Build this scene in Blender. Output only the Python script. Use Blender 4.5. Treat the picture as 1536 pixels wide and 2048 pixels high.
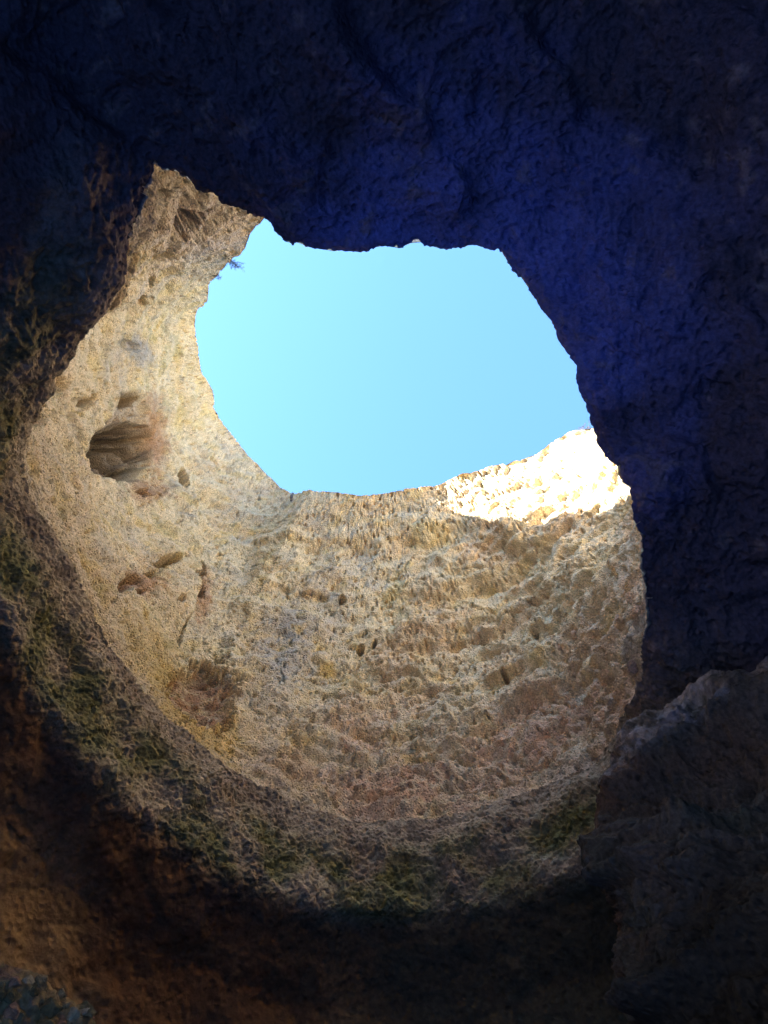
import bpy, math, random
import numpy as np

# ------------------------------------------------------------------ scene, camera, light
for o in list(bpy.data.objects):
    bpy.data.objects.remove(o)
S = bpy.context.scene
COL = S.collection
rad = math.radians

PITCH = 72.0                     # the camera looks steeply up, out of the cave through the hole in its roof
FPX = 1547.0                     # focal length in pixels of a 1536 x 2048 frame
CAM = np.array([0.0, 0.0, 1.6])
cp, sp_ = math.cos(rad(PITCH)), math.sin(rad(PITCH))
FWD = np.array([0, cp, sp_]); UPV = np.array([0, -sp_, cp]); RGT = np.array([1.0, 0, 0])

cd = bpy.data.cameras.new('camera')
cam = bpy.data.objects.new('camera', cd); COL.objects.link(cam)
cam.location = CAM
cam.rotation_euler = (rad(90 + PITCH), 0, 0)
cd.sensor_fit = 'VERTICAL'
cd.angle_y = 2 * math.atan(1024 / FPX)
cd.clip_start = 0.05; cd.clip_end = 3000
S.camera = cam

SUN_EL, SUN_AZ = 32.0, 250.0     # azimuth clockwise from +y: the sun stands behind and to the left of the camera
SUN_STRENGTH, SKY_STRENGTH, EXPOSURE = 4.1, 0.05, 3.75
W = bpy.data.worlds.new('World'); S.world = W; W.use_nodes = True
nt = W.node_tree
sky = nt.nodes.new('ShaderNodeTexSky'); sky.sky_type = 'NISHITA'; sky.sun_disc = False
sky.sun_elevation = rad(SUN_EL); sky.sun_rotation = rad(SUN_AZ)
sky.air_density = 1.75; sky.dust_density = 0.4; sky.ozone_density = 10.0; sky.altitude = 20
bg = nt.nodes['Background']; bg.inputs['Strength'].default_value = SKY_STRENGTH
nt.links.new(sky.outputs['Color'], bg.inputs['Color'])

sd = bpy.data.lights.new('sun', 'SUN'); sd.energy = SUN_STRENGTH; sd.angle = rad(0.5); sd.color = (1.0, 0.95, 0.87)
sun = bpy.data.objects.new('sun', sd); COL.objects.link(sun)
sun.rotation_euler = (rad(90 - SUN_EL), 0, rad(180 - SUN_AZ))
sun.location = (-20, -20, 60)

vs = S.view_settings
vs.view_transform = 'Standard'; vs.look = 'None'; vs.gamma = 1; vs.use_curve_mapping = False
vs.exposure = EXPOSURE
S.render.engine = 'CYCLES'
S.cycles.max_bounces = 16; S.cycles.diffuse_bounces = 10; S.cycles.glossy_bounces = 3
S.cycles.use_denoising = True
S.cycles.sample_clamp_indirect = 0

# ------------------------------------------------------------------ numpy noise
def _hash(ix, iy, iz, seed):
    h = (ix.astype(np.uint32) * np.uint32(374761393) + iy.astype(np.uint32) * np.uint32(668265263)
         + iz.astype(np.uint32) * np.uint32(2147483647) + np.uint32((seed * 974711 + 1013904223) & 0xffffffff))
    h = (h ^ (h >> np.uint32(13))) * np.uint32(1274126177)
    h = (h ^ (h >> np.uint32(16))) * np.uint32(2246822519)
    return h ^ (h >> np.uint32(15))

def perlin(P, seed=0):
    P = P.astype(np.float32)
    I = np.floor(P).astype(np.int32); f = P - I
    w = f * f * f * (f * (f * 6 - 15) + 10)
    out = 0
    for dx in (0, 1):
        wx = w[:, 0] if dx else 1 - w[:, 0]
        for dy in (0, 1):
            wy = w[:, 1] if dy else 1 - w[:, 1]
            for dz in (0, 1):
                wz = w[:, 2] if dz else 1 - w[:, 2]
                h = _hash(I[:, 0] + dx, I[:, 1] + dy, I[:, 2] + dz, seed)
                g = (((h & 1023).astype(np.float32) / 511.5 - 1) * (f[:, 0] - dx)
                     + (((h >> np.uint32(10)) & 1023).astype(np.float32) / 511.5 - 1) * (f[:, 1] - dy)
                     + (((h >> np.uint32(20)) & 1023).astype(np.float32) / 511.5 - 1) * (f[:, 2] - dz))
                out = out + wx * wy * wz * g
    return out * 1.6

def fbm(P, octaves=4, seed=0, gain=0.5, ridge=False):
    a, s, out, tot = 1.0, 1.0, 0, 0
    for k in range(octaves):
        n = perlin(P * s + 17.3 * k, seed + k)
        if ridge:
            n = 1 - 2 * np.abs(n)
        out = out + a * n; tot += a
        a *= gain; s *= 2.03
    return out / tot

def worley(P, seed=0, jitter=0.9):
    """distance to the nearest and to the second nearest point, and a random number per cell"""
    P = P.astype(np.float32)
    I = np.floor(P).astype(np.int32); f = P - I
    f1 = np.full(len(P), 9, np.float32); f2 = f1.copy(); cid = np.zeros(len(P), np.float32)
    for dx in (-1, 0, 1):
        for dy in (-1, 0, 1):
            for dz in (-1, 0, 1):
                h = _hash(I[:, 0] + dx, I[:, 1] + dy, I[:, 2] + dz, seed)
                d = ((dx + 0.5 + jitter * ((h & 1023).astype(np.float32) / 1023 - .5) - f[:, 0]) ** 2
                     + (dy + 0.5 + jitter * (((h >> np.uint32(10)) & 1023).astype(np.float32) / 1023 - .5) - f[:, 1]) ** 2
                     + (dz + 0.5 + jitter * (((h >> np.uint32(20)) & 1023).astype(np.float32) / 1023 - .5) - f[:, 2]) ** 2)
                near = d < f1
                f2 = np.where(near, f1, np.minimum(f2, d))
                cid = np.where(near, (h >> np.uint32(7)).astype(np.float32) % 997 / 997, cid)
                f1 = np.where(near, d, f1)
    return np.sqrt(f1), np.sqrt(f2), cid

def smooth(a, b, x):
    t = np.clip((x - a) / (b - a), 0, 1)
    return t * t * (3 - 2 * t)

def mixc(c, col, w):
    return c * (1 - w[..., None]) + np.array(col) * w[..., None]

# ------------------------------------------------------------------ picture <-> place
def ray(px, py):
    px = np.asarray(px, float); py = np.asarray(py, float)
    return (FWD + ((px - 768) / FPX)[..., None] * RGT + ((1024 - py) / FPX)[..., None] * UPV)

def at_height(px, py, h):
    """point seen at a pixel of the photograph that lies h metres above the camera"""
    d = ray(px, py)
    return CAM + d * (np.asarray(h, float) / d[..., 2])[..., None]

def at_depth(px, py, t):
    return CAM + ray(px, py) * np.asarray(t, float)[..., None]

def project(P):
    q = P - CAM
    w = q @ FWD
    w = np.where(w > 0.05, w, 0.05)
    return 768 + FPX * (q @ RGT) / w, 1024 - FPX * (q @ UPV) / w

# ------------------------------------------------------------------ materials
def rock_material(name, bump=0.03, scale=1.0, grain=0.35, rough=0.95):
    m = bpy.data.materials.new(name); m.use_nodes = True
    t = m.node_tree; N = t.nodes; L = t.links
    b = N['Principled BSDF']; b.inputs['Roughness'].default_value = rough
    b.inputs['Specular IOR Level'].default_value = 0.12
    at = N.new('ShaderNodeAttribute'); at.attribute_name = 'albedo'
    co = N.new('ShaderNodeTexCoord')
    n1 = N.new('ShaderNodeTexNoise'); n1.inputs['Scale'].default_value = 22 * scale; n1.inputs['Detail'].default_value = 6
    n1.inputs['Roughness'].default_value = 0.7
    L.new(co.outputs['Object'], n1.inputs['Vector'])
    v = N.new('ShaderNodeTexVoronoi'); v.inputs['Scale'].default_value = 14 * scale
    L.new(co.outputs['Object'], v.inputs['Vector'])
    r = N.new('ShaderNodeMapRange'); r.inputs['From Min'].default_value = .3; r.inputs['From Max'].default_value = .7
    r.inputs['To Min'].default_value = 1 - grain; r.inputs['To Max'].default_value = 1 + grain
    L.new(n1.outputs['Fac'], r.inputs['Value'])
    mul = N.new('ShaderNodeVectorMath'); mul.operation = 'SCALE'
    L.new(at.outputs['Color'], mul.inputs[0]); L.new(r.outputs['Result'], mul.inputs['Scale'])
    L.new(mul.outputs['Vector'], b.inputs['Base Color'])
    sm = N.new('ShaderNodeMapRange'); sm.inputs['From Max'].default_value = .55; sm.interpolation_type = 'SMOOTHSTEP'
    L.new(v.outputs['Distance'], sm.inputs['Value'])
    ad = N.new('ShaderNodeMath'); ad.operation = 'ADD'
    L.new(n1.outputs['Fac'], ad.inputs[0]); L.new(sm.outputs['Result'], ad.inputs[1])
    bu = N.new('ShaderNodeBump'); bu.inputs['Strength'].default_value = 0.9; bu.inputs['Distance'].default_value = bump
    L.new(ad.outputs['Value'], bu.inputs['Height']); L.new(bu.outputs['Normal'], b.inputs['Normal'])
    return m

def plain_material(name, c, rough=0.8, noise=0.25, scale=8, spec=.3):
    m = bpy.data.materials.new(name); m.use_nodes = True
    t = m.node_tree; N = t.nodes; L = t.links
    b = N['Principled BSDF']; b.inputs['Roughness'].default_value = rough; b.inputs['Specular IOR Level'].default_value = spec
    co = N.new('ShaderNodeTexCoord'); n1 = N.new('ShaderNodeTexNoise'); n1.inputs['Scale'].default_value = scale
    n1.inputs['Detail'].default_value = 5
    L.new(co.outputs['Object'], n1.inputs['Vector'])
    ra = N.new('ShaderNodeValToRGB'); e = ra.color_ramp.elements
    e[0].position = .3; e[1].position = .7
    e[0].color = (*[x * (1 - noise) for x in c], 1); e[1].color = (*[min(1, x * (1 + noise)) for x in c], 1)
    L.new(n1.outputs['Fac'], ra.inputs['Fac']); L.new(ra.outputs['Color'], b.inputs['Base Color'])
    bu = N.new('ShaderNodeBump'); bu.inputs['Distance'].default_value = .05; bu.inputs['Strength'].default_value = .6
    L.new(n1.outputs['Fac'], bu.inputs['Height']); L.new(bu.outputs['Normal'], b.inputs['Normal'])
    return m

# ------------------------------------------------------------------ meshes
def raw_mesh(name, V, F, mat=None, cols=None, parent=None, normals=None):
    """V (n,3), F (m,4) or (m,3) -> one linked mesh object"""
    k = F.shape[1]
    me = bpy.data.meshes.new(name)
    me.vertices.add(len(V)); me.vertices.foreach_set('co', np.ascontiguousarray(V, np.float32).ravel())
    me.loops.add(F.size); me.loops.foreach_set('vertex_index', np.ascontiguousarray(F, np.int32).ravel())
    me.polygons.add(len(F))
    me.polygons.foreach_set('loop_start', np.arange(0, F.size, k, dtype=np.int32))
    me.polygons.foreach_set('use_smooth', np.ones(len(F), bool))
    me.update(calc_edges=True)
    if cols is not None:
        a = me.attributes.new('albedo', 'FLOAT_COLOR', 'POINT')
        rgba = np.ones((len(V), 4), np.float32); rgba[:, :3] = cols
        a.data.foreach_set('color', rgba.ravel())
    if normals is not None:
        me.normals_split_custom_set_from_vertices(np.ascontiguousarray(normals, np.float32))
    if mat: me.materials.append(mat)
    o = bpy.data.objects.new(name, me); COL.objects.link(o)
    if parent: o.parent = parent
    return o

def grid_faces(nu, nv, keep=None):
    i = np.arange(nu * nv).reshape(nu, nv)
    q = np.stack([i[:-1, :-1], i[1:, :-1], i[1:, 1:], i[:-1, 1:]], -1)
    return q[keep] if keep is not None else q.reshape(-1, 4)

def sub_mesh(name, V, F, mat, cols, normals=None):
    """only the vertices that the faces F use"""
    used, inv = np.unique(F, return_inverse=True)
    return raw_mesh(name, V[used], inv.reshape(F.shape), mat, cols[used], None, None if normals is None else normals[used])

def tag(o, label=None, cat=None, group=None, kind=None):
    for k, v in (('label', label), ('category', cat), ('group', group), ('kind', kind)):
        if v: o[k] = v
    return o

def grid_normals(P):
    n = np.cross(np.gradient(P, axis=0), np.gradient(P, axis=1))
    return n / np.maximum(np.linalg.norm(n, axis=-1, keepdims=True), 1e-9)

# ------------------------------------------------------------------ outlines of the hole
# lower lip of the hole (x, y in the photograph), clockwise from the upper left corner
LIP = [(312,330),(345,345),(378,350),(400,372),(430,385),(445,405),(485,412),(500,430),(526,438),(545,458),(562,484),(585,490),
 (600,484),(625,495),(680,498),(728,502),(745,497),(775,494),(808,502),(830,489),(880,500),(915,497),(945,490),(985,495),(1005,502),
 (1025,540),(1050,575),(1075,610),(1100,645),(1125,690),(1150,730),(1158,760),(1168,800),(1185,840),(1195,885),(1218,918),(1240,930),
 (1255,965),(1268,1000),(1265,1040),(1283,1080),(1280,1130),(1285,1180),(1290,1240),(1282,1300),(1285,1350),(1275,1390),(1240,1435),
 (1220,1490),(1195,1530),(1140,1545),(1080,1572),(1000,1602),(930,1620),(870,1633),(800,1640),(730,1640),(680,1632),(620,1612),
 (560,1585),(490,1555),(440,1520),(390,1480),(340,1440),(290,1385),(250,1330),(215,1270),(180,1200),(150,1130),(110,1070),(75,1010),
 (52,950),(45,900),(60,855),(85,820),(130,745),(170,665),(215,620),(245,560),(255,500),(275,450),(300,380)]
# upper rim of the shaft; the second half is hidden behind the cave roof
RIM = [(526,440,16),(500,468,17),(490,500,17.8),(470,515,18.3),(440,545,19.4),(418,570,20.3),(415,605,21.1),(395,625,21.6),(388,650,21.9),
 (397,700,22),(402,740,22.4),(425,780,23),(430,820,23.4),(455,860,23.4),(490,900,23),(505,920,22.5),(535,950,22),(560,975,21.3),(585,987,20.6),
 (620,980,19.6),(680,985,19.2),
 (720,992,19),(780,983,19),(830,975,19),(880,968,19),(925,945,19),(940,945,19),(985,930,19),(1040,920,19),(1080,905,19),(1110,880,19),
 (1140,862,19),(1175,858,19),(1195,850,19),(1290,800,18.5),(1360,720,18.5),(1380,600,18),(1300,480,17),(1150,390,15),(1016,355,13.5),(871,345,12.5),(783,345,12.2),
 (715,348,12.8),(640,352,13.6),(570,385,14.0),(535,425,15.2)]

CEN = np.array([-0.3, 3.3])
def lip_height(px, py):
    # the right hand side of the hole hangs lower than the far side
    return 9.0 - 1.5 * smooth(1000, 1300, px) * smooth(1650, 1250, py) - 0.5 * smooth(900, 450, py)

lip = np.array(LIP, float)
# refine the outline with short ragged teeth so that no straight run survives
lipP = at_height(lip[:, 0], lip[:, 1], lip_height(lip[:, 0], lip[:, 1]))
rim = np.array(RIM, float)
rimP = at_height(rim[:, 0], rim[:, 1], rim[:, 2])

def ang(P):
    return np.arctan2(P[:, 0] - CEN[0], P[:, 1] - CEN[1])       # 0 = straight ahead, growing to the right

def periodic(P, px):
    a = ang(P)
    o = np.argsort(a)
    a, P, px = a[o], P[o], px[o]
    a = np.concatenate([a - 2 * math.pi, a, a + 2 * math.pi])
    return a, np.concatenate([P] * 3), np.concatenate([px] * 3)

la, lP, lpx = periodic(lipP, lip)
ra, rP, rpx = periodic(rimP, rim[:, :2])

# angle samples: as dense as the picture needs
tt = np.linspace(-math.pi, math.pi, 8001)
lx = np.stack([np.interp(tt, la, lpx[:, k]) for k in (0, 1)], -1)
seg = np.linalg.norm(np.diff(lx, axis=0), axis=1)
cum = np.concatenate([[0], np.cumsum(np.maximum(seg, 0.12))])
STEP = 2.1
NU = int(cum[-1] / STEP)
TH = np.interp(np.linspace(0, cum[-1], NU), cum, tt)
LP = np.stack([np.interp(TH, la, lP[:, k]) for k in range(3)], -1)
RP = np.stack([np.interp(TH, ra, rP[:, k]) for k in range(3)], -1)

# ------------------------------------------------------------------ one continuous sheet: shaft wall, lip, cave roof and cave wall
NS, NB = 400, 300
# shaft: spaced evenly in the picture, slightly hollow between rim and lip
s = np.linspace(0, 1, NS)[None, :]
zr = ((RP - CAM) @ FWD)[:, None]; zl = ((LP - CAM) @ FWD)[:, None]
w = s * zr / ((1 - s) * zl + s * zr)                              # 0 at the rim, 1 at the lip
out2 = np.stack([np.sin(TH), np.cos(TH), 0 * TH], -1)             # horizontally away from the shaft's axis
A = RP[:, None, :] * (1 - w)[..., None] + LP[:, None, :] * w[..., None]
A = A + out2[:, None, :] * (1.35 * np.sin(np.pi * w) ** 0.8 * (0.45 + 0.55 * smooth(-1, 3, LP[:, 1:2])))[..., None]

# underside: two profiles (distance outward, drop), blended round the hole
kb = np.array([0, .06, .14, .36, .46, .62, .8, 1.0])
wall_d = np.array([0, .00, .02, .16, .55, 1.0, 1.3, 1.25]); wall_h = np.array([0, .26, .56, 1.42, 1.78, 2.1, 2.9, 4.2])
ceil_d = np.array([0, .06, .25, .9, 1.3, 2.0, 3.0, 4.2]);    ceil_h = np.array([0, .10, .22, .38, .5, .75, 1.35, 2.6])
def prof(k, v):
    x = np.linspace(0, 1, 400); y = np.interp(x, k, v)
    ker = np.hanning(25); ker /= ker.sum()
    y = np.convolve(np.pad(y, 12, mode='reflect', reflect_type='odd'), ker, 'valid')
    return x, y
b = np.linspace(0, 1, NB + 1)[1:]
wt = smooth(0.0, 3.4, LP[:, 1] + np.minimum(0, -(LP[:, 0] - 1) * 1.7) + 1.0 * smooth(-1, -2.5, LP[:, 0]))
def bend(vw, vc):
    x, yw = prof(kb, vw); _, yc = prof(kb, vc)
    return wt[:, None] * np.interp(b, x, yw)[None] + (1 - wt)[:, None] * np.interp(b, x, yc)[None]
D, H = bend(wall_d, ceil_d), bend(wall_h, ceil_h)
B = LP[:, None, :] + out2[:, None, :] * D[..., None]
B[..., 2] -= H
# down to the floor
NF = 24
f = np.linspace(0, 1, NF + 1)[1:][None, :]
last = B[:, -1, :]
C = np.repeat(last[:, None, :], NF, 1)
C = C + out2[:, None, :] * (1.6 * np.sin(f * np.pi * .6) * (0.4 + 1.2 * (1 - wt))[:, None])[..., None]
C[..., 2] = last[:, 2:3] * (1 - f) + (-0.6) * f
G = np.concatenate([A, B, C], 1)
NV = G.shape[1]
VS, VB = NS, NS + NB
nrm = grid_normals(G)
# towards the inside of the cave
tocen = np.array([CEN[0], CEN[1], 6.0]) - G
flip = np.sign((nrm * tocen).sum(-1).mean())
nrm = nrm * flip
PX, PY = project(G.reshape(-1, 3)); 
G0 = G.reshape(-1, 3); Nn = nrm.reshape(-1, 3)
vi = np.tile(np.arange(NV), NU); ui = np.repeat(np.arange(NU), NV)
isS = vi < NS
sv = np.where(isS, vi / NS, 1.0)                        # 0 rim .. 1 lip
bv = np.where(vi >= NS, (vi - NS + 1) / NB, 0.0)        # 0 lip .. 1 foot of the overhang
WT = np.repeat(wt, NV)

# --- where the shaft wall changes character
dline = np.interp(PY, [940, 1010, 1080, 1300, 1530, 1640], [1060, 985, 880, 745, 505, 480])
TAF = smooth(-25, 60, PX - dline) * isS                 # honeycombed beds on the right
edge = np.minimum(smooth(0, .10, sv), np.maximum(smooth(1, .93, sv), smooth(0, .12, bv)))

def ell(cx, cy, rx, ry, rot=0, soft=.35):
    c, s_ = math.cos(rad(rot)), math.sin(rad(rot))
    X, Y = PX - cx, PY - cy
    wob = 1 + .25 * WOB + .55 * WOB3
    d = np.sqrt(((X * c + Y * s_) / rx) ** 2 + ((-X * s_ + Y * c) / ry) ** 2) * wob
    return smooth(1 + soft, 1 - soft, d)

def poly_mask(pts, soft):
    """1 inside an outline drawn on the rock, falling to 0 over soft pixels outside"""
    pts = np.array(pts, float); lo, hi = pts.min(0) - 30, pts.max(0) + 30
    sel = np.where((PX > lo[0]) & (PX < hi[0]) & (PY > lo[1]) & (PY < hi[1]) & isS)[0]
    x, y = PX[sel] + 6 * WOB[sel], PY[sel] + 6 * WOB2[sel]
    inside = np.zeros(len(sel), bool); dist = np.full(len(sel), 1e9)
    for (x0, y0), (x1, y1) in zip(pts, np.roll(pts, -1, 0)):
        c = ((y0 > y) != (y1 > y)) & (x < (x1 - x0) * (y - y0) / (y1 - y0 + 1e-9) + x0)
        inside ^= c
        t = np.clip(((x - x0) * (x1 - x0) + (y - y0) * (y1 - y0)) / ((x1 - x0) ** 2 + (y1 - y0) ** 2 + 1e-9), 0, 1)
        dist = np.minimum(dist, np.hypot(x - x0 - t * (x1 - x0), y - y0 - t * (y1 - y0)))
    m = np.zeros(len(PX)); m[sel] = smooth(-soft, soft, np.where(inside, dist, -dist))
    return m

n_big = fbm(G0 * .45, 3, 11)
m_cr = fbm(G0 * .6 + 50, 2, 86)
WOB3 = fbm(G0 * 6.5, 3, 4); WOB = fbm(G0 * 2.3, 3, 3); WOB2 = fbm(G0 * 2.1 + 40, 3, 5)
warp = np.stack([fbm(G0 * 1.1, 2, 21), fbm(G0 * 1.1, 2, 22), fbm(G0 * 1.1, 2, 23)], -1) * .35
Pw = G0 + warp

# the weathering is finer towards the top of the shaft
AM = np.where(isS, .62 + .38 * smooth(.05, .75, sv), 1.0)
# --- relief (metres along the normal, positive = out of the rock)
Nd = np.zeros(len(G0))
Nd += 0.30 * n_big * edge
Nd += 0.22 * fbm(G0 * 1.3, 4, 31) * (0.3 + .7 * edge)
# level beds, gently dipping, stepped more strongly on the right
bed = Pw[:, 2] * 1.0 + .10 * G0[:, 0] - .05 * G0[:, 1]
bedn = perlin(np.stack([bed * 1.7, G0[:, 0] * .25, G0[:, 1] * .25], -1), 41)
bedn2 = perlin(np.stack([bed * 4.2, G0[:, 0] * .5, G0[:, 1] * .5], -1), 42)
Nd += (0.10 + .13 * TAF) * bedn * isS * edge + (0.03 + .05 * TAF) * bedn2 * isS
apex = smooth(560, 420, PY) * smooth(620, 480, PX) * isS
Nd += apex * .30 * fbm(Pw * 1.5, 4, 43, .55) * (.3 + .7 * edge)
# scooped hollows with sharp rims
tilt = np.stack([Pw[:, 0], Pw[:, 1], Pw[:, 2] * 1.35], -1)
f1, f2, c1 = worley(tilt * 2.6, 51)
scoop = (1 - np.clip(f1 / .62, 0, 1) ** 2)
big_on = smooth(.25, .7, c1)
UNDB = (~isS) * WT * smooth(.46, .36, bv)                 # crusted band under the lip
CEI = (~isS) * (1 - WT)
Nd -= scoop * big_on * AM * (.07 * isS + .085 * TAF + .025 * UNDB * smooth(.1, .3, bv) + .06 * CEI * smooth(.02, .12, bv)) * (.35 + .65 * edge)
f1, f2, c2 = worley((tilt + warp * .4) * 6.2, 52)
scoop = (1 - np.clip(f1 / .6, 0, 1) ** 2)
Nd -= scoop * smooth(.3, .75, c2) * np.maximum(smooth(.985, .94, sv) * isS, smooth(.01, .06, bv)) * AM * (.07 * isS + .05 * TAF + .04 * UNDB + .035 * CEI)
f1, f2, c3 = worley(G0 * np.array([13.5, 13.5, 15]), 53)
Nd -= (1 - np.clip(f1 / .45, 0, 1) ** 2) * smooth(.35, .6, c3) * AM * (.085 * isS * (.25 + .75 * smooth(-.3, .25, WOB)) + .04 * UNDB + .045 * CEI)
fine = np.where(isS, 1.0, .25 + .75 * np.maximum(UNDB, .45 * CEI))
Nd += .045 * fbm(G0 * 9, 3, 61, .65) * fine * AM
Nd += .022 * fbm(G0 * 28, 2, 71, .6) * fine
# sparse deep pores
f1, f2, c4 = worley(G0 * 8.0, 54)
pore = smooth(.34, .16, f1) * (c4 > .6)
Nd -= pore * .20 * isS * AM

# --- features of the wall that one can point at
cav = poly_mask([(232,792),(270,785),(288,802),(292,850),(304,890),(292,930),(272,962),(236,955),(197,942),(186,905),(204,862),(228,832)], 9)
low_cav = smooth(838, 872, PY)
Nd -= cav * (.26 + .42 * low_cav * (.5 + .5 * smooth(190, 250, PX)) + .15 * WOB)
deep = ell(258, 888, 32, 44, -8, .38)
Nd -= deep * 1.35
Nd -= ell(262, 800, 18, 12, 0, .2) * .9
HOLES = np.zeros(len(PX))
for (cx, cy, rx, ry, ro, dp) in ((371,952,8,24,-6,.7),(278,992,17,7,25,.4),(314,993,6,8,0,.4),(322,1133,20,9,5,.5),(300,1150,7,6,0,.3),(352,1128,6,5,0,.3),(285,1180,9,6,0,.3),(243,1174,12,15,0,.8),
        (264,1156,24,10,5,.7),(397,1140,13,24,5,.7),(396,1178,16,22,-10,.9),(345,1215,8,6,0,.3),(182,798,8,14,25,.2),(130,768,17,14,0,.10),
        (160,812,40,16,-25,.08),(95,835,26,12,-35,.10),(368,1265,5,24,5,.3),(305,566,6,24,15,.25),(285,600,7,14,30,.15),(335,390,22,14,-30,.35),
        (378,440,44,26,-25,.30),(560,1172,26,14,5,.06),(625,1190,38,12,12,.06),(682,1205,9,9,0,.25),(1012,1358,6,7,0,.5),
        (748,1293,6,9,20,.25),(720,1300,9,10,20,.2),(1178,1435,10,10,0,.4),(1075,1275,6,6,0,.4),(390,1400,8,7,0,.2),(435,1395,6,8,0,.25),
        (250,690,22,10,20,.06),(440,1110,9,5,0,.2),(690,1515,9,7,0,.3),(640,1525,7,6,0,.3),(340,1060,6,5,0,.25)):
    hole = ell(cx, cy, rx * .85, ry * .85, ro, .15) * isS
    Nd -= hole * dp * 2.2
    HOLES = np.maximum(HOLES, hole * min(1, dp * 2))
red_disc = ell(408, 1388, 64, 72, 0, .12) * isS
Nd -= red_disc * (.26 + .10 * fbm(G0 * 5, 2, 77))
# vertical joint: the left block stands proud of the rest
crk = np.interp(PY, [960, 1000, 1080, 1160, 1230, 1300], [380, 384, 388, 392, 376, 366])
fade = smooth(940, 1010, PY) * smooth(1290, 1220, PY)
Nd += .34 * smooth(3, -3, PX - crk) * smooth(-150, -10, PX - crk) * fade * isS
# the right hand beds stand out, and undercut near their foot
Nd += .16 * TAF * smooth(0, .2, sv) * smooth(1, .93, sv)
ledge = np.interp(PX, [900, 960, 1040, 1130, 1200, 1280], [1490, 1452, 1415, 1372, 1350, 1345])
Nd -= .20 * smooth(-4, 14, PY - ledge) * smooth(130, 40, PY - ledge) * smooth(900, 990, PX) * smooth(1290, 1180, PX) * isS
# streaked relief of the near overhang on the left and of the underside
stri = np.stack([Pw[:, 0] * 1.2 + Pw[:, 2] * .9, Pw[:, 1] * 1.0, Pw[:, 2] * 3.0 - Pw[:, 0] * 1.5], -1)
sm_ = smooth(.0, .15, bv)
Nd += UNDB * .05 * fbm(stri * np.array([1.8, 1.8, 2.6]), 4, 81, .55) * sm_
Nd += CEI * .09 * fbm(stri * np.array([.8, .8, .5]), 4, 82, .6) * sm_
Nd += .11 * fbm(G0 * 1.5, 4, 84, .6) * np.where(isS, .45, 1) * (1 - .5 * edge)
crack = np.abs(fbm(G0 * np.array([.7, .7, 1.1]) + 3.3, 3, 85))
Nd -= .10 * smooth(.022, .0, crack) * smooth(.05, .3, m_cr) * isS
# the ceiling's oblique folds
fold = Pw[:, 0] * .75 - Pw[:, 1] * .65 + .25 * m_cr
saw = (fold * .85) % 1.0
Nd += CEI * smooth(.05, .3, bv) * .15 * (smooth(0, .82, saw) - smooth(.86, 1, saw) - .4) * smooth(-.35, .2, fbm(G0 * .5 + 8, 2, 87))
Nd += (~isS) * (1 - WT) * smooth(.05, .3, bv) * .16 * perlin(np.stack([fold * 1.2, (Pw[:, 0] + Pw[:, 1]) * .35, Pw[:, 2] * .2], -1), 83)
# the side of the shaft above the cave roof, which nobody below can see, stays plain
rimx = np.repeat(np.stack([np.interp(TH, ra, rpx[:, k]) for k in (0, 1)], -1), NV, 0)
plain = isS * np.maximum(smooth(435, 405, rimx[:, 1]), smooth(1230, 1290, rimx[:, 0])) * smooth(1.0, .985, sv)
Nd *= 1 - plain
G0 = G0 + np.stack([0 * plain, 0 * plain, .28 * plain * smooth(.8, 1, sv) * smooth(1.0, .985, sv)], -1)
V = (G0 + Nn * Nd[:, None]).reshape(NU, NV, 3)
# close the ring: last column equals the first
V[-1] = V[0]

# --- base colours of the rock (linear), some light and shade painted in
cream, ochre, tan, pink = (.72, .59, .385), (.69, .525, .22), (.68, .52, .32), (.68, .505, .35)
redb, grey, dark, moss = (.30, .15, .085), (.44, .42, .39), (.16, .14, .12), (.25, .235, .08)
c = np.tile(np.array(cream), (len(G0), 1))
m1 = fbm(G0 * .9 + 5, 4, 101); m2 = fbm(G0 * 1.7 + 9, 4, 102); m3 = fbm(G0 * 4.5, 4, 103, .6)
c = mixc(c, tan, smooth(-.1, .35, m1) * .8)
c = mixc(c, ochre, smooth(.0, .4, m2) * .55)
c = mixc(c, pink, TAF * smooth(-.3, .4, m1) * .55)
c = mixc(c, grey, smooth(.05, .4, fbm(G0 * 1.2 + 31, 4, 104)) * .35 * (1 - .6 * TAF))
c = mixc(c, dark, smooth(.12, .42, fbm(G0 * 3.1 + 3, 5, 105, .7)) * .5 * (1 - .5 * TAF))
c = mixc(c, (.30, .27, .11), smooth(.1, .45, fbm(G0 * 1.5 + 71, 4, 107)) * .45 * smooth(520, 300, PX))
c = mixc(c, (.72, .50, .16), ell(395, 1440, 95, 75, 35, .5) * .75 * (1 - red_disc) * isS)
c = mixc(c, (.60, .43, .14), ell(330, 1330, 110, 60, 45, .6) * .5 * isS)
c = mixc(c, (.55, .36, .10), ell(655, 1335, 18, 14, 0, .5) * .8 * isS)
c = mixc(c, redb, red_disc * smooth(-.5, .2, m3) * .85)
c = mixc(c, (.40, .20, .10), ell(312, 870, 24, 75, -8, .5) * .75 * isS * (1 - cav))
c = mixc(c, (.38, .19, .10), ell(290, 985, 36, 28, 0, .5) * .7 * isS)
c = mixc(c, (.38, .17, .08), ell(275, 1165, 38, 24, 15, .5) * .65 * isS)
c = mixc(c, (.36, .20, .13), ell(378, 438, 48, 26, -25, .4) * .7 * isS)
c = mixc(c, (.40, .18, .09), ell(405, 1190, 18, 50, 0, .5) * .6 * isS)
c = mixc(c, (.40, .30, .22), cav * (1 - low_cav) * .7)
c = mixc(c, (.24, .185, .14), cav * low_cav * .9)  # shade inside the hollow painted into the colour
c = mixc(c, (.13, .11, .095), deep * .85)  # its deepest part painted darker still, as shade
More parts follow.
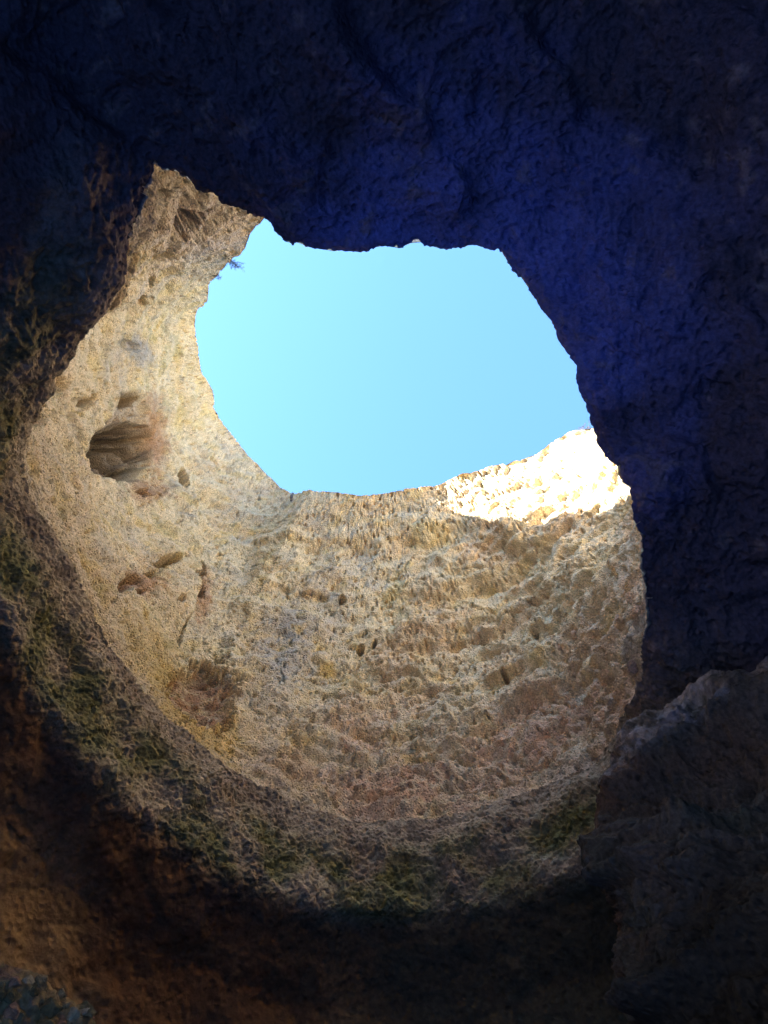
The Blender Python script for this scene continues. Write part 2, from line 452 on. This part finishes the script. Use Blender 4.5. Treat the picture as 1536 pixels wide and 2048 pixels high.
c = mixc(c, (.24, .16, .10), HOLES * .7)  # small holes darkened too, their shade put into the colour
c = mixc(c, (.36, .35, .34), ell(570, 1290, 62, 95, 15, .6) * smooth(-.5, .3, m3) * .8 * isS)
c = mixc(c, (.40, .38, .36), ell(690, 1160, 60, 120, 30, .7) * smooth(-.2, .4, m3) * .55 * isS)
c = mixc(c, (.30, .30, .31), ell(275, 700, 22, 34, -35, .5) * .7 * isS)
c = mixc(c, (.44, .40, .37), ell(380, 420, 130, 110, 30, .6) * .65 * isS)
c = mixc(c, (.64, .42, .28), smooth(-4, 20, PY - ledge) * smooth(170, 60, PY - ledge) * smooth(900, 1010, PX) * isS * smooth(-.5, .3, m3) * .75)
c = mixc(c, (.60, .35, .21), ell(800, 1600, 130, 38, -4, .7) * smooth(-.35, .3, m3) * .8 * isS)
c = mixc(c, (.64, .43, .29), ell(1060, 1480, 150, 55, -25, .7) * smooth(-.25, .35, m3) * .6 * isS)
c = mixc(c, (.64, .45, .32), ell(720, 1480, 60, 40, -30, .7) * smooth(-.25, .35, m3) * .6 * isS)
# underside: grey brown crust, then moss, then bare brown rock
und = (~isS)
wallc = np.tile(np.array((.46, .37, .25)), (len(G0), 1))
wallc = mixc(wallc, (.26, .19, .13), smooth(-.1, .35, m2) * .6)
lipc = np.tile(np.array((.60, .47, .29)), (len(G0), 1))
lipc = mixc(lipc, (.30, .21, .13), smooth(-.2, .35, m2) * .7)
lipc = mixc(lipc, (.38, .31, .24), smooth(.1, .45, m3) * .4)
mossm = smooth(.05, .20, bv) * smooth(.42, .36, bv) * smooth(-.35, .25, fbm(G0 * 1.6 + 13, 4, 108))
lipc = mixc(lipc, moss, mossm * .85)
lipc = mixc(lipc, (.16, .13, .035), smooth(.1, .4, fbm(G0 * 5 + 7, 3, 109)) * mossm * .8)
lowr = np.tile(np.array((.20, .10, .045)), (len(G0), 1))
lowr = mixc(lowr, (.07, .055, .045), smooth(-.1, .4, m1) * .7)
lowr = mixc(lowr, (.44, .27, .125), smooth(230, 40, PX + 120 * m2) * smooth(1500, 1750, PY) * .9)  # light on the lower left slope painted in as paler brown
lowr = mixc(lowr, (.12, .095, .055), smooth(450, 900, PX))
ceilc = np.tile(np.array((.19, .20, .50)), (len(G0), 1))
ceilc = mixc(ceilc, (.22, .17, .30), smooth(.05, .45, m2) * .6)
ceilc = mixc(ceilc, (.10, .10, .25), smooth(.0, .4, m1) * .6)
# blue glow round the hole painted into the ceiling colour, fading to dark brown
rim_glow = np.clip(1.0 - np.hypot(G0[:, 0] - .8, G0[:, 1] - .8) / 3.2 + .40 * m1 + .25 * m2, 0, 1)
ceilc = mixc(ceilc, (.085, .060, .058), smooth(.75, .1, rim_glow) * .92)
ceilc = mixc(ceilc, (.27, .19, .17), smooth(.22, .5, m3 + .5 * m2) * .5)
lipc = wallc * (1 - smooth(.0, .20, bv + .05 * m2))[:, None] + lipc * smooth(.0, .20, bv + .05 * m2)[:, None]
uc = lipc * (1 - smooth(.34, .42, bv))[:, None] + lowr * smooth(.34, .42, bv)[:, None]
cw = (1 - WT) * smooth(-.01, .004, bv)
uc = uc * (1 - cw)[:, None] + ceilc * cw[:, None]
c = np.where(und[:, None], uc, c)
c = np.clip(c * (1 + .22 * m3)[:, None], .01, .82)
VC = c.reshape(NU, NV, 3); VC[-1] = VC[0]
VN = grid_normals(V) * flip

Vf, Cf, Nf = V.reshape(-1, 3), VC.reshape(-1, 3), VN.reshape(-1, 3)
q = grid_faces(NU, NV).reshape(NU - 1, NV - 1, 4)
if flip > 0: pass
else: q = q[..., ::-1]
M_wall = rock_material('shaft_limestone', .03, 1.6, .45)
M_lip = rock_material('crusted_rock', .04, 1.0, .40)
M_ceil = rock_material('dark_cave_rock', .015, 1.0, .35)
M_low = rock_material('brown_cave_rock', .03, .7, .30)

qs = q[:, :NS - 1]
th_mid = TH[:-1]
# hidden part of the shaft, above the roof over the camera: coarse
rimpx = np.stack([np.interp(TH, ra, rpx[:, k]) for k in (0, 1)], -1)
hidden = (np.abs(th_mid) > rad(75)) & ((LP[:-1, 1] < 2.2) & ((rimpx[:-1, 1] < 430) | (rimpx[:-1, 0] > 1250))) | ((rimpx[:-1, 0] > 1250) & (LP[:-1, 1] < 4))
shaft = sub_mesh('shaft_wall', Vf, qs[~hidden].reshape(-1, 4), M_wall, Cf)
tag(shaft, 'pitted cream limestone wall of the open shaft', kind='structure')
hid = np.where(hidden)[0]
vsx = np.unique(np.concatenate([np.arange(0, NS - 1, 8), [NS - 1]]))
runs = [np.unique(np.concatenate([r[::7], r[-1:] + 1])) for r in np.split(hid, np.where(np.diff(hid) > 1)[0] + 1)]
ff = []
idx = np.arange(NU * NV).reshape(NU, NV)
for r in runs:
    if len(r) < 2: continue
    g = idx[np.ix_(r, vsx)]
    k = np.stack([g[:-1, :-1], g[1:, :-1], g[1:, 1:], g[:-1, 1:]], -1).reshape(-1, 4)
    ff.append(k if flip > 0 else k[:, ::-1])
back = sub_mesh('shaft_wall', Vf, np.concatenate(ff), M_wall, Cf)
tag(back, 'near wall of the open shaft above the cave roof', kind='structure')

qb = q[:, NS - 1:]
wq = np.repeat((wt[:-1] > .5)[:, None], qb.shape[1], 1)
jv = np.repeat(np.arange(qb.shape[1])[None], qb.shape[0], 0)
band = wq & (jv < NB * .40)
# made-up opening, behind and left of the camera, lets sun onto the water below
azi = np.degrees(TH[:-1])[:, None] + 0 * jv
light_gap = (jv >= NB + 6) & (jv <= NB + 13) & (azi < -118) & (azi > -150)
roof = ~wq & ~light_gap
low = wq & ~band & ~light_gap
tag(sub_mesh('rock_overhang', Vf, qb[band], M_lip, Cf, Nf), 'mossy grey brown lip of rock under the lit shaft', kind='structure')
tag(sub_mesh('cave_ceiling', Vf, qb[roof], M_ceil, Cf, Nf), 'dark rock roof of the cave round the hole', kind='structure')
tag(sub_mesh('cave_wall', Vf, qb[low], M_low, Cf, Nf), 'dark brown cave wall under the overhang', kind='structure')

# ------------------------------------------------------------------ cliff top, cliff face, floor, added water
top = V[:, 0, :]
NR = 16
k = np.linspace(0, 1, NR)[None, :, None]
o3 = np.stack([np.sin(TH), np.cos(TH), 0 * TH], -1)[:, None, :]
step = 6
ring = top[::step]; ring = np.concatenate([ring, top[-1:]])
oo = np.concatenate([o3[::step], o3[-1:]])
land = ring[:, None, :] + oo * (60 * k ** 1.8)
land[..., 2] += (1.2 * np.sqrt(k[..., 0]) + .3 * perlin(land.reshape(-1, 3) * .3, 5).reshape(land.shape[:2]) * (k[..., 0] > 0))
land[..., 1] = np.maximum(land[..., 1], -9.0 + .8 * np.sin(land[..., 0] * .7))
land[..., 0] = np.maximum(land[..., 0], -10.0 + .8 * np.sin(land[..., 1] * .6))       # land cut off so that sun reaches the added opening
lc = np.tile(np.array((.46, .36, .22)), (land.shape[0] * NR, 1))
lm = perlin(land.reshape(-1, 3) * .4, 8)
lc = mixc(lc, (.10, .11, .04), smooth(.1, .4, lm) * .7)
tag(raw_mesh('clifftop', land.reshape(-1, 3), grid_faces(land.shape[0], NR)[:, ::-1], M_wall, lc), 'dry cliff top round the hole', kind='structure')

def sheet(name, x0, x1, y0, y1, n, z, amp, seed, mat, cols=None):
    x, y = np.meshgrid(np.linspace(x0, x1, n), np.linspace(y0, y1, n), indexing='ij')
    P = np.stack([x, y, 0 * x + z], -1).reshape(-1, 3)
    P[:, 2] += amp * fbm(P * .5, 3, seed)
    return raw_mesh(name, P, grid_faces(n, n), mat, cols)

M_sand = plain_material('damp_sand', (.34, .20, .10), .9, .2, 6)
M_bounce_sea = plain_material('bounce_sea_water', (.014, .06, .225), .35, .15, 1.2, .15)  # unseen water, its strong blue added to tint the roof by bounced light
xs = sheet('beach', -12, -1.5, 3.5, 14, 80, 0.0, .25, 3, M_sand)
tag(xs, 'damp sand floor of the cave', kind='structure')
tag(sheet('bounce_sea', -1500, 1500, -1500, 30, 60, -0.35, .05, 4, M_bounce_sea), 'deep blue water added to bounce blue light onto the cave roof', kind='structure')

# ------------------------------------------------------------------ rock buttress on the right
left_edge = [(1320,1340),(1288,1420),(1252,1500),(1206,1570),(1222,1620),(1186,1690),(1182,1740),(1206,1790),(1234,1850),(1222,1930),(1256,2060),(1250,2300)]
NA, NBt = 330, 420
le = np.array(left_edge, float)
tpar = np.linspace(0, 1, NBt)
tk = np.linspace(0, 1, len(le))
ex = np.interp(tpar, tk, le[:, 0]); ey = np.interp(tpar, tk, le[:, 1])
ax = np.linspace(0, 1, NA)
# the right hand border of the sheet runs off the picture, higher than the left
rx = np.interp(tpar, [0, .3, 1], [1560, 1760, 1800]); ry = np.interp(tpar, [0, .27, 1], [1180, 1330, 2300])
gx = ex[None] * (1 - ax[:, None]) + rx[None] * ax[:, None]
gy = ey[None] * (1 - ax[:, None]) + ry[None] * ax[:, None]
# plan distance of the face: a rounded nose on the left, running towards the viewer on the right
yy = 4.9 - 1.3 * ax[:, None] ** .8 + .9 * np.exp(-ax[:, None] * 22) + 0 * gx
yy = yy + .75 * smooth(.30, .0, tpar)[None] - .25 * smooth(.3, .5, tpar)[None]
dr = ray(gx, gy)
BP = CAM + dr * (yy / dr[..., 1])[..., None]
bn = grid_normals(BP)
if (bn * (CAM - BP)).sum(-1).mean() < 0: bn = -bn
bf = BP.reshape(-1, 3)
bw = bf + .3 * np.stack([fbm(bf, 2, 201), fbm(bf, 2, 202), fbm(bf, 2, 203)], -1)
e2 = np.repeat(smooth(0, .07, ax), NBt)
dd = .38 * fbm(bw * .9, 3, 211) * e2 + .10 * fbm(bw * 2.6, 4, 218, .6) * (.3 + .7 * e2) + .14 * fbm(bw * np.array([1.5, 1.5, 2.2]), 3, 212, .5) * (.2 + .8 * e2)
f1, f2, ci = worley(bw * 4.2, 213)
dd -= .10 * (1 - np.clip(f1 / .6, 0, 1) ** 2) * smooth(.2, .6, ci)
f1, f2, ci = worley(bw * 11, 214)
dd -= .045 * (1 - np.clip(f1 / .55, 0, 1) ** 2)
dd += .055 * fbm(bf * 7, 5, 215, .65)
BP2 = (bf + bn.reshape(-1, 3) * dd[:, None]).reshape(NA, NBt, 3)
# ledges: crests facing the hole, the top one's highlight painted pale, hollows under them
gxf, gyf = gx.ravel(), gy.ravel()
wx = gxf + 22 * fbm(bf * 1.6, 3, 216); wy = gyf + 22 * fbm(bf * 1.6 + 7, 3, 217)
crest_light = np.zeros(len(bf))
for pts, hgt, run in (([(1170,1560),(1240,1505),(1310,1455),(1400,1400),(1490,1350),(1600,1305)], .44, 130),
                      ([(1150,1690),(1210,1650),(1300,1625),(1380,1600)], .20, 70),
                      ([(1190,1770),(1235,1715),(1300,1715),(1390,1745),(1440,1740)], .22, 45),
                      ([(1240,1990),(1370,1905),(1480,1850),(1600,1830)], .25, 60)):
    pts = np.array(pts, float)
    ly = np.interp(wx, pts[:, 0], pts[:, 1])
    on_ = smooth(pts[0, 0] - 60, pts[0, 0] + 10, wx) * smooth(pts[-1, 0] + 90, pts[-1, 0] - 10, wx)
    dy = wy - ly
    crest_light = np.maximum(crest_light, (hgt > .3) * on_ * smooth(-15, 10, dy) * smooth(run + 15, run - 25, dy))
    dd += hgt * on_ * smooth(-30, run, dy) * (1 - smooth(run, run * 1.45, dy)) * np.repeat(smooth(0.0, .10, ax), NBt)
BP2 = (bf + bn.reshape(-1, 3) * dd[:, None]).reshape(NA, NBt, 3)
# wrap the left edge and the upper edge back so that the buttress has depth
n_w = 14
kk = np.linspace(1, 0, n_w, endpoint=False)[:, None, None]
wrapL = BP2[:1] + kk * np.array([1.2, 1.6, .6])
full = np.concatenate([wrapL, BP2], 0)
wrapT = full[:, :1] + np.linspace(1, 0, n_w, endpoint=False)[None, :, None] * np.array([.9, 1.0, 2.2])
full = np.concatenate([wrapT, full], 1)
CREST_LIGHT = np.pad(crest_light.reshape(NA, NBt), ((n_w, 0), (n_w, 1)), mode='edge').ravel()
foot = full[:, -1:].copy(); foot[..., 2] = -.6
full = np.concatenate([full, foot], 1)
fl = full.reshape(-1, 3)
bc = np.tile(np.array((.16, .12, .085)), (len(fl), 1))
q1 = fbm(fl * 1.2, 4, 221); q2 = fbm(fl * 4, 4, 222, .6)
bc = mixc(bc, (.10, .095, .06), smooth(.0, .4, q1) * .7)

bc = mixc(bc, (.05, .038, .025), smooth(6.2, 4.9, fl[:, 2] + .9 * q1) * .92)  # darker towards the foot, shade painted into the colour
bc = mixc(bc, (.50, .42, .37), CREST_LIGHT * smooth(-.35, .25, q2) * .9)  # highlight along the ledge painted into the colour
bc = mixc(bc, (.20, .11, .06), smooth(.1, .45, fbm(fl * .8 + 9, 3, 223)) * .6)
fc = grid_faces(full.shape[0], full.shape[1])
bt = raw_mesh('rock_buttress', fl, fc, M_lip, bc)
tag(bt, 'dark craggy rock buttress with a lit ledge on the right under the hole', 'rock buttress')

# ------------------------------------------------------------------ encrusted outcrop in the lower left corner
NO = 220
edge_o = np.array([(-260,1840),(-60,1900),(20,1925),(70,1955),(110,1990),(160,2010),(190,2045),(230,2090),(300,2180)], float)
to = np.linspace(0, 1, NO); te = np.linspace(0, 1, len(edge_o))
oxx = np.interp(to, te, edge_o[:, 0]); oyy = np.interp(to, te, edge_o[:, 1])
vo = np.linspace(0, 1, NO)
gx = oxx[:, None] - 420 * vo[None]; gy = oyy[:, None] + 360 * vo[None]
tz = 4.6 - .9 * vo[None] ** .7 + .0 * gx
OP = at_depth(gx, gy, tz)
on = grid_normals(OP)
if (on * (CAM - OP)).sum(-1).mean() < 0: on = -on
of = OP.reshape(-1, 3)
od = .10 * fbm(of * 3, 4, 303, .6) + .03 * fbm(of * 14, 4, 304, .65)
OP2 = (of + on.reshape(-1, 3) * od[:, None]).reshape(NO, NO, 3)
wr = OP2[:, :1] + np.linspace(1, 0, 10, endpoint=False)[None, :, None] * np.array([-1.2, .7, .2])
full = np.concatenate([wr, OP2], 1); fl = full.reshape(-1, 3)
oc = np.tile(np.array((.50, .32, .13)), (len(fl), 1))
q2 = fbm(fl * 4, 4, 311, .6)
oc = mixc(oc, (.16, .15, .08), smooth(-.05, .3, q2) * .7)
oc = mixc(oc, (.32, .17, .11), smooth(.05, .4, fbm(fl * 5 + 20, 3, 312)) * .7)
oc = mixc(oc, (.36, .29, .20), smooth(.2, .5, fbm(fl * 11, 3, 313)) * .6)
OUT_SHEET = OP2
oo_ = raw_mesh('rock_outcrop', fl, grid_faces(full.shape[0], full.shape[1]), M_lip, oc)
tag(oo_, 'knobbly encrusted rock outcrop low on the brown cave wall', 'rock outcrop')

# ------------------------------------------------------------------ stones, boulder, shrubs
rng = np.random.default_rng(7)
def ico(sub=3):
    import bmesh
    bm = bmesh.new(); bmesh.ops.create_icosphere(bm, subdivisions=sub, radius=1)
    v = np.array([x.co[:] for x in bm.verts]); fa = np.array([[l.index for l in f_.verts] for f_ in bm.faces]); bm.free()
    return v, fa
iv, ifa = ico(4)
def rock_blob(name, loc, size, seed, mat, col, parent=None, flat=.8):
    v = iv.copy()
    # facets: push the sphere in along a few random planes
    r = np.random.default_rng(seed)
    for _ in range(9):
        n = r.normal(size=3); n /= np.linalg.norm(n)
        d = r.uniform(.45, .8)
        over = np.maximum(v @ n - d, 0)
        v -= over[:, None] * n * .9
    v = v * (1 + .34 * fbm(v * 1.5 + seed * 3.1, 4, seed, .6))[:, None]
    v = v * np.array(size) + 0
    cc = np.tile(np.array(col), (len(v), 1)) * (1 + .3 * fbm(v * 3 / max(size), 3, seed + 5))[:, None]
    o = raw_mesh(name, v, ifa, mat, cc, parent)
    o.location = loc
    return o

def surf(px, py, lo=0, hi=None):
    """point of the finished sheet that is nearest to a pixel"""
    global PX2, PY2
    m = slice(None)
    d = (PX2 - px) ** 2 + (PY2 - py) ** 2
    j = int(np.argmin(d)); return shaftV[j], shaftN[j]
selS = (vi < NS)
shaftV = Vf[selS]; shaftN = Nf[selS]
PX2, PY2 = project(shaftV)

stones = [(1268,1195,16),(1278,1225,18),(1262,1250,15),(1240,1240,12),(1275,1285,17),(1255,1300,19),(1228,1290,15),(1270,1330,18),(1242,1345,20),
          (1215,1350,14),(1252,1385,17),(1225,1400,16),(1198,1385,12),(1150,1272,14),(1183,1262,11),(1190,1300,12),(1120,1300,10),(1210,1225,12),
          (1255,1170,12),(1160,1330,12),(1095,1340,9)]
for n, (px, py, r) in enumerate(stones):
    p, nn = surf(px, py)
    dist = float((p - CAM) @ FWD)
    R = r / FPX * dist
    col = [(.66, .50, .35), (.62, .45, .32), (.70, .57, .40)][n % 3]
    st = rock_blob('stone', p, (R * rng.uniform(.9, 1.3), R * rng.uniform(.8, 1.1), R * rng.uniform(.7, 1.0)), 400 + n, M_wall, col, shaft)
    st.rotation_euler = rng.uniform(0, 3, 3)

ro = np.random.default_rng(21)
for n in range(70):
    i_ = int(ro.uniform(.22, .98) * (NO - 1)); j_ = int(ro.uniform(.0, .42) ** 1.3 * (NO - 1))
    p = OUT_SHEET[i_, j_]
    r_ = ro.uniform(.02, .085) * ro.uniform(.6, 1)
    col = [(.56, .36, .15), (.42, .28, .12), (.54, .29, .15), (.26, .19, .08), (.62, .46, .24)][n % 5]
    st = rock_blob('stone', p, (r_ * ro.uniform(.9, 1.5), r_, r_ * ro.uniform(.7, 1.1)), 700 + n, M_lip, col, oo_)
    st.rotation_euler = ro.uniform(0, 3, 3)

def rim_point(px, py, back=0.0):
    d = (PX2 - px) ** 2 + (PY2 - py) ** 2
    j = int(np.argmin(d)); p = shaftV[j].copy()
    a = math.atan2(p[0] - CEN[0], p[1] - CEN[1])
    return p + back * np.array([math.sin(a), math.cos(a), 0])
p = rim_point(589, 990)
bo = rock_blob('boulder', p + np.array([0, .12, .12]), (.16, .18, .24), 501, M_ceil, (.17, .15, .145))
tag(bo, 'small dark grey boulder standing on the far rim of the shaft', 'boulder')

M_twig = plain_material('dry_bark', (.13, .10, .085), .9, .3, 20)
M_leaf = plain_material('dry_leaf', (.07, .06, .035), .7, .35, 30)
def tube(path, r0, r1, n=5):
    path = np.array(path, float); V_, F_ = [], []
    for i, p_ in enumerate(path):
        t_ = path[min(i + 1, len(path) - 1)] - path[max(i - 1, 0)]; t_ /= np.linalg.norm(t_) + 1e-9
        a_ = np.cross(t_, [.3, .5, .8]); a_ /= np.linalg.norm(a_); b_ = np.cross(t_, a_)
        r = r0 + (r1 - r0) * i / (len(path) - 1)
        for k_ in range(n):
            w_ = 2 * math.pi * k_ / n
            V_.append(p_ + r * (math.cos(w_) * a_ + math.sin(w_) * b_))
    for i in range(len(path) - 1):
        for k_ in range(n):
            F_.append((i * n + k_, i * n + (k_ + 1) % n, (i + 1) * n + (k_ + 1) % n, (i + 1) * n + k_))
    return np.array(V_), np.array(F_)

def shrub(loc, lean, size, seed, label, nb=7):
    r = np.random.default_rng(seed)
    root = bpy.data.objects.new('shrub', None); COL.objects.link(root); root.location = loc
    tag(root, label, 'shrub', 'shrubs on the rim of the shaft')
    lean = np.array(lean, float); lean /= np.linalg.norm(lean)
    SV, SF, LV, LF = [], [], [], []; nS = nL = 0
    def branch(p, d, ln, r0, lev):
        nonlocal nS, nL
        pts = [p]
        for _ in range(5):
            d = d + r.normal(size=3) * .22; d /= np.linalg.norm(d)
            pts.append(pts[-1] + d * ln / 5)
        v, f_ = tube(pts, r0, r0 * .5)
        SV.append(v); SF.append(f_ + nS); nS += len(v)
        if lev < 2:
            for _ in range(3):
                k_ = r.integers(2, 6); dn = d + r.normal(size=3) * .7; dn /= np.linalg.norm(dn)
                branch(pts[k_], dn, ln * .55, r0 * .6, lev + 1)
        for k_ in range(2, 6):
            for _ in range(5 if lev else 2):
                c_ = pts[k_] + r.normal(size=3) * size * .035
                a_ = r.normal(size=3); a_ /= np.linalg.norm(a_); b_ = np.cross(a_, r.normal(size=3)); b_ /= np.linalg.norm(b_)
                l_ = size * r.uniform(.018, .036)
                LV.append(np.array([c_ - a_ * l_, c_ + b_ * l_ * .35, c_ + a_ * l_, c_ - b_ * l_ * .35]))
                LF.append(np.arange(4)[None] + nL); nL += 4
    for _ in range(nb):
        d = lean + r.normal(size=3) * .45; d /= np.linalg.norm(d)
        branch(np.zeros(3), d, size * r.uniform(.5, .9), size * .015, 0)
    raw_mesh('branches', np.concatenate(SV), np.concatenate(SF), M_twig, None, root)
    lf = raw_mesh('leaves', np.concatenate(LV), np.concatenate(LF), M_leaf, None, root); lf['kind'] = 'stuff'
    return root
p = rim_point(464, 515)
shrub(p - np.array([.10, 0, .02]), (.9, .35, .15), .34, 1, 'wispy dry shrub sticking out over the sky from the left rim', 6)
p = rim_point(428, 552)
shrub(p, (.8, .3, .3), .2, 2, 'tiny dry tuft on the left rim below the wispy shrub', 4)
p = rim_point(1176, 858)
shrub(p, (-.3, .2, 1), .3, 3, 'small dry tuft on the right rim beside the dark roof', 4)
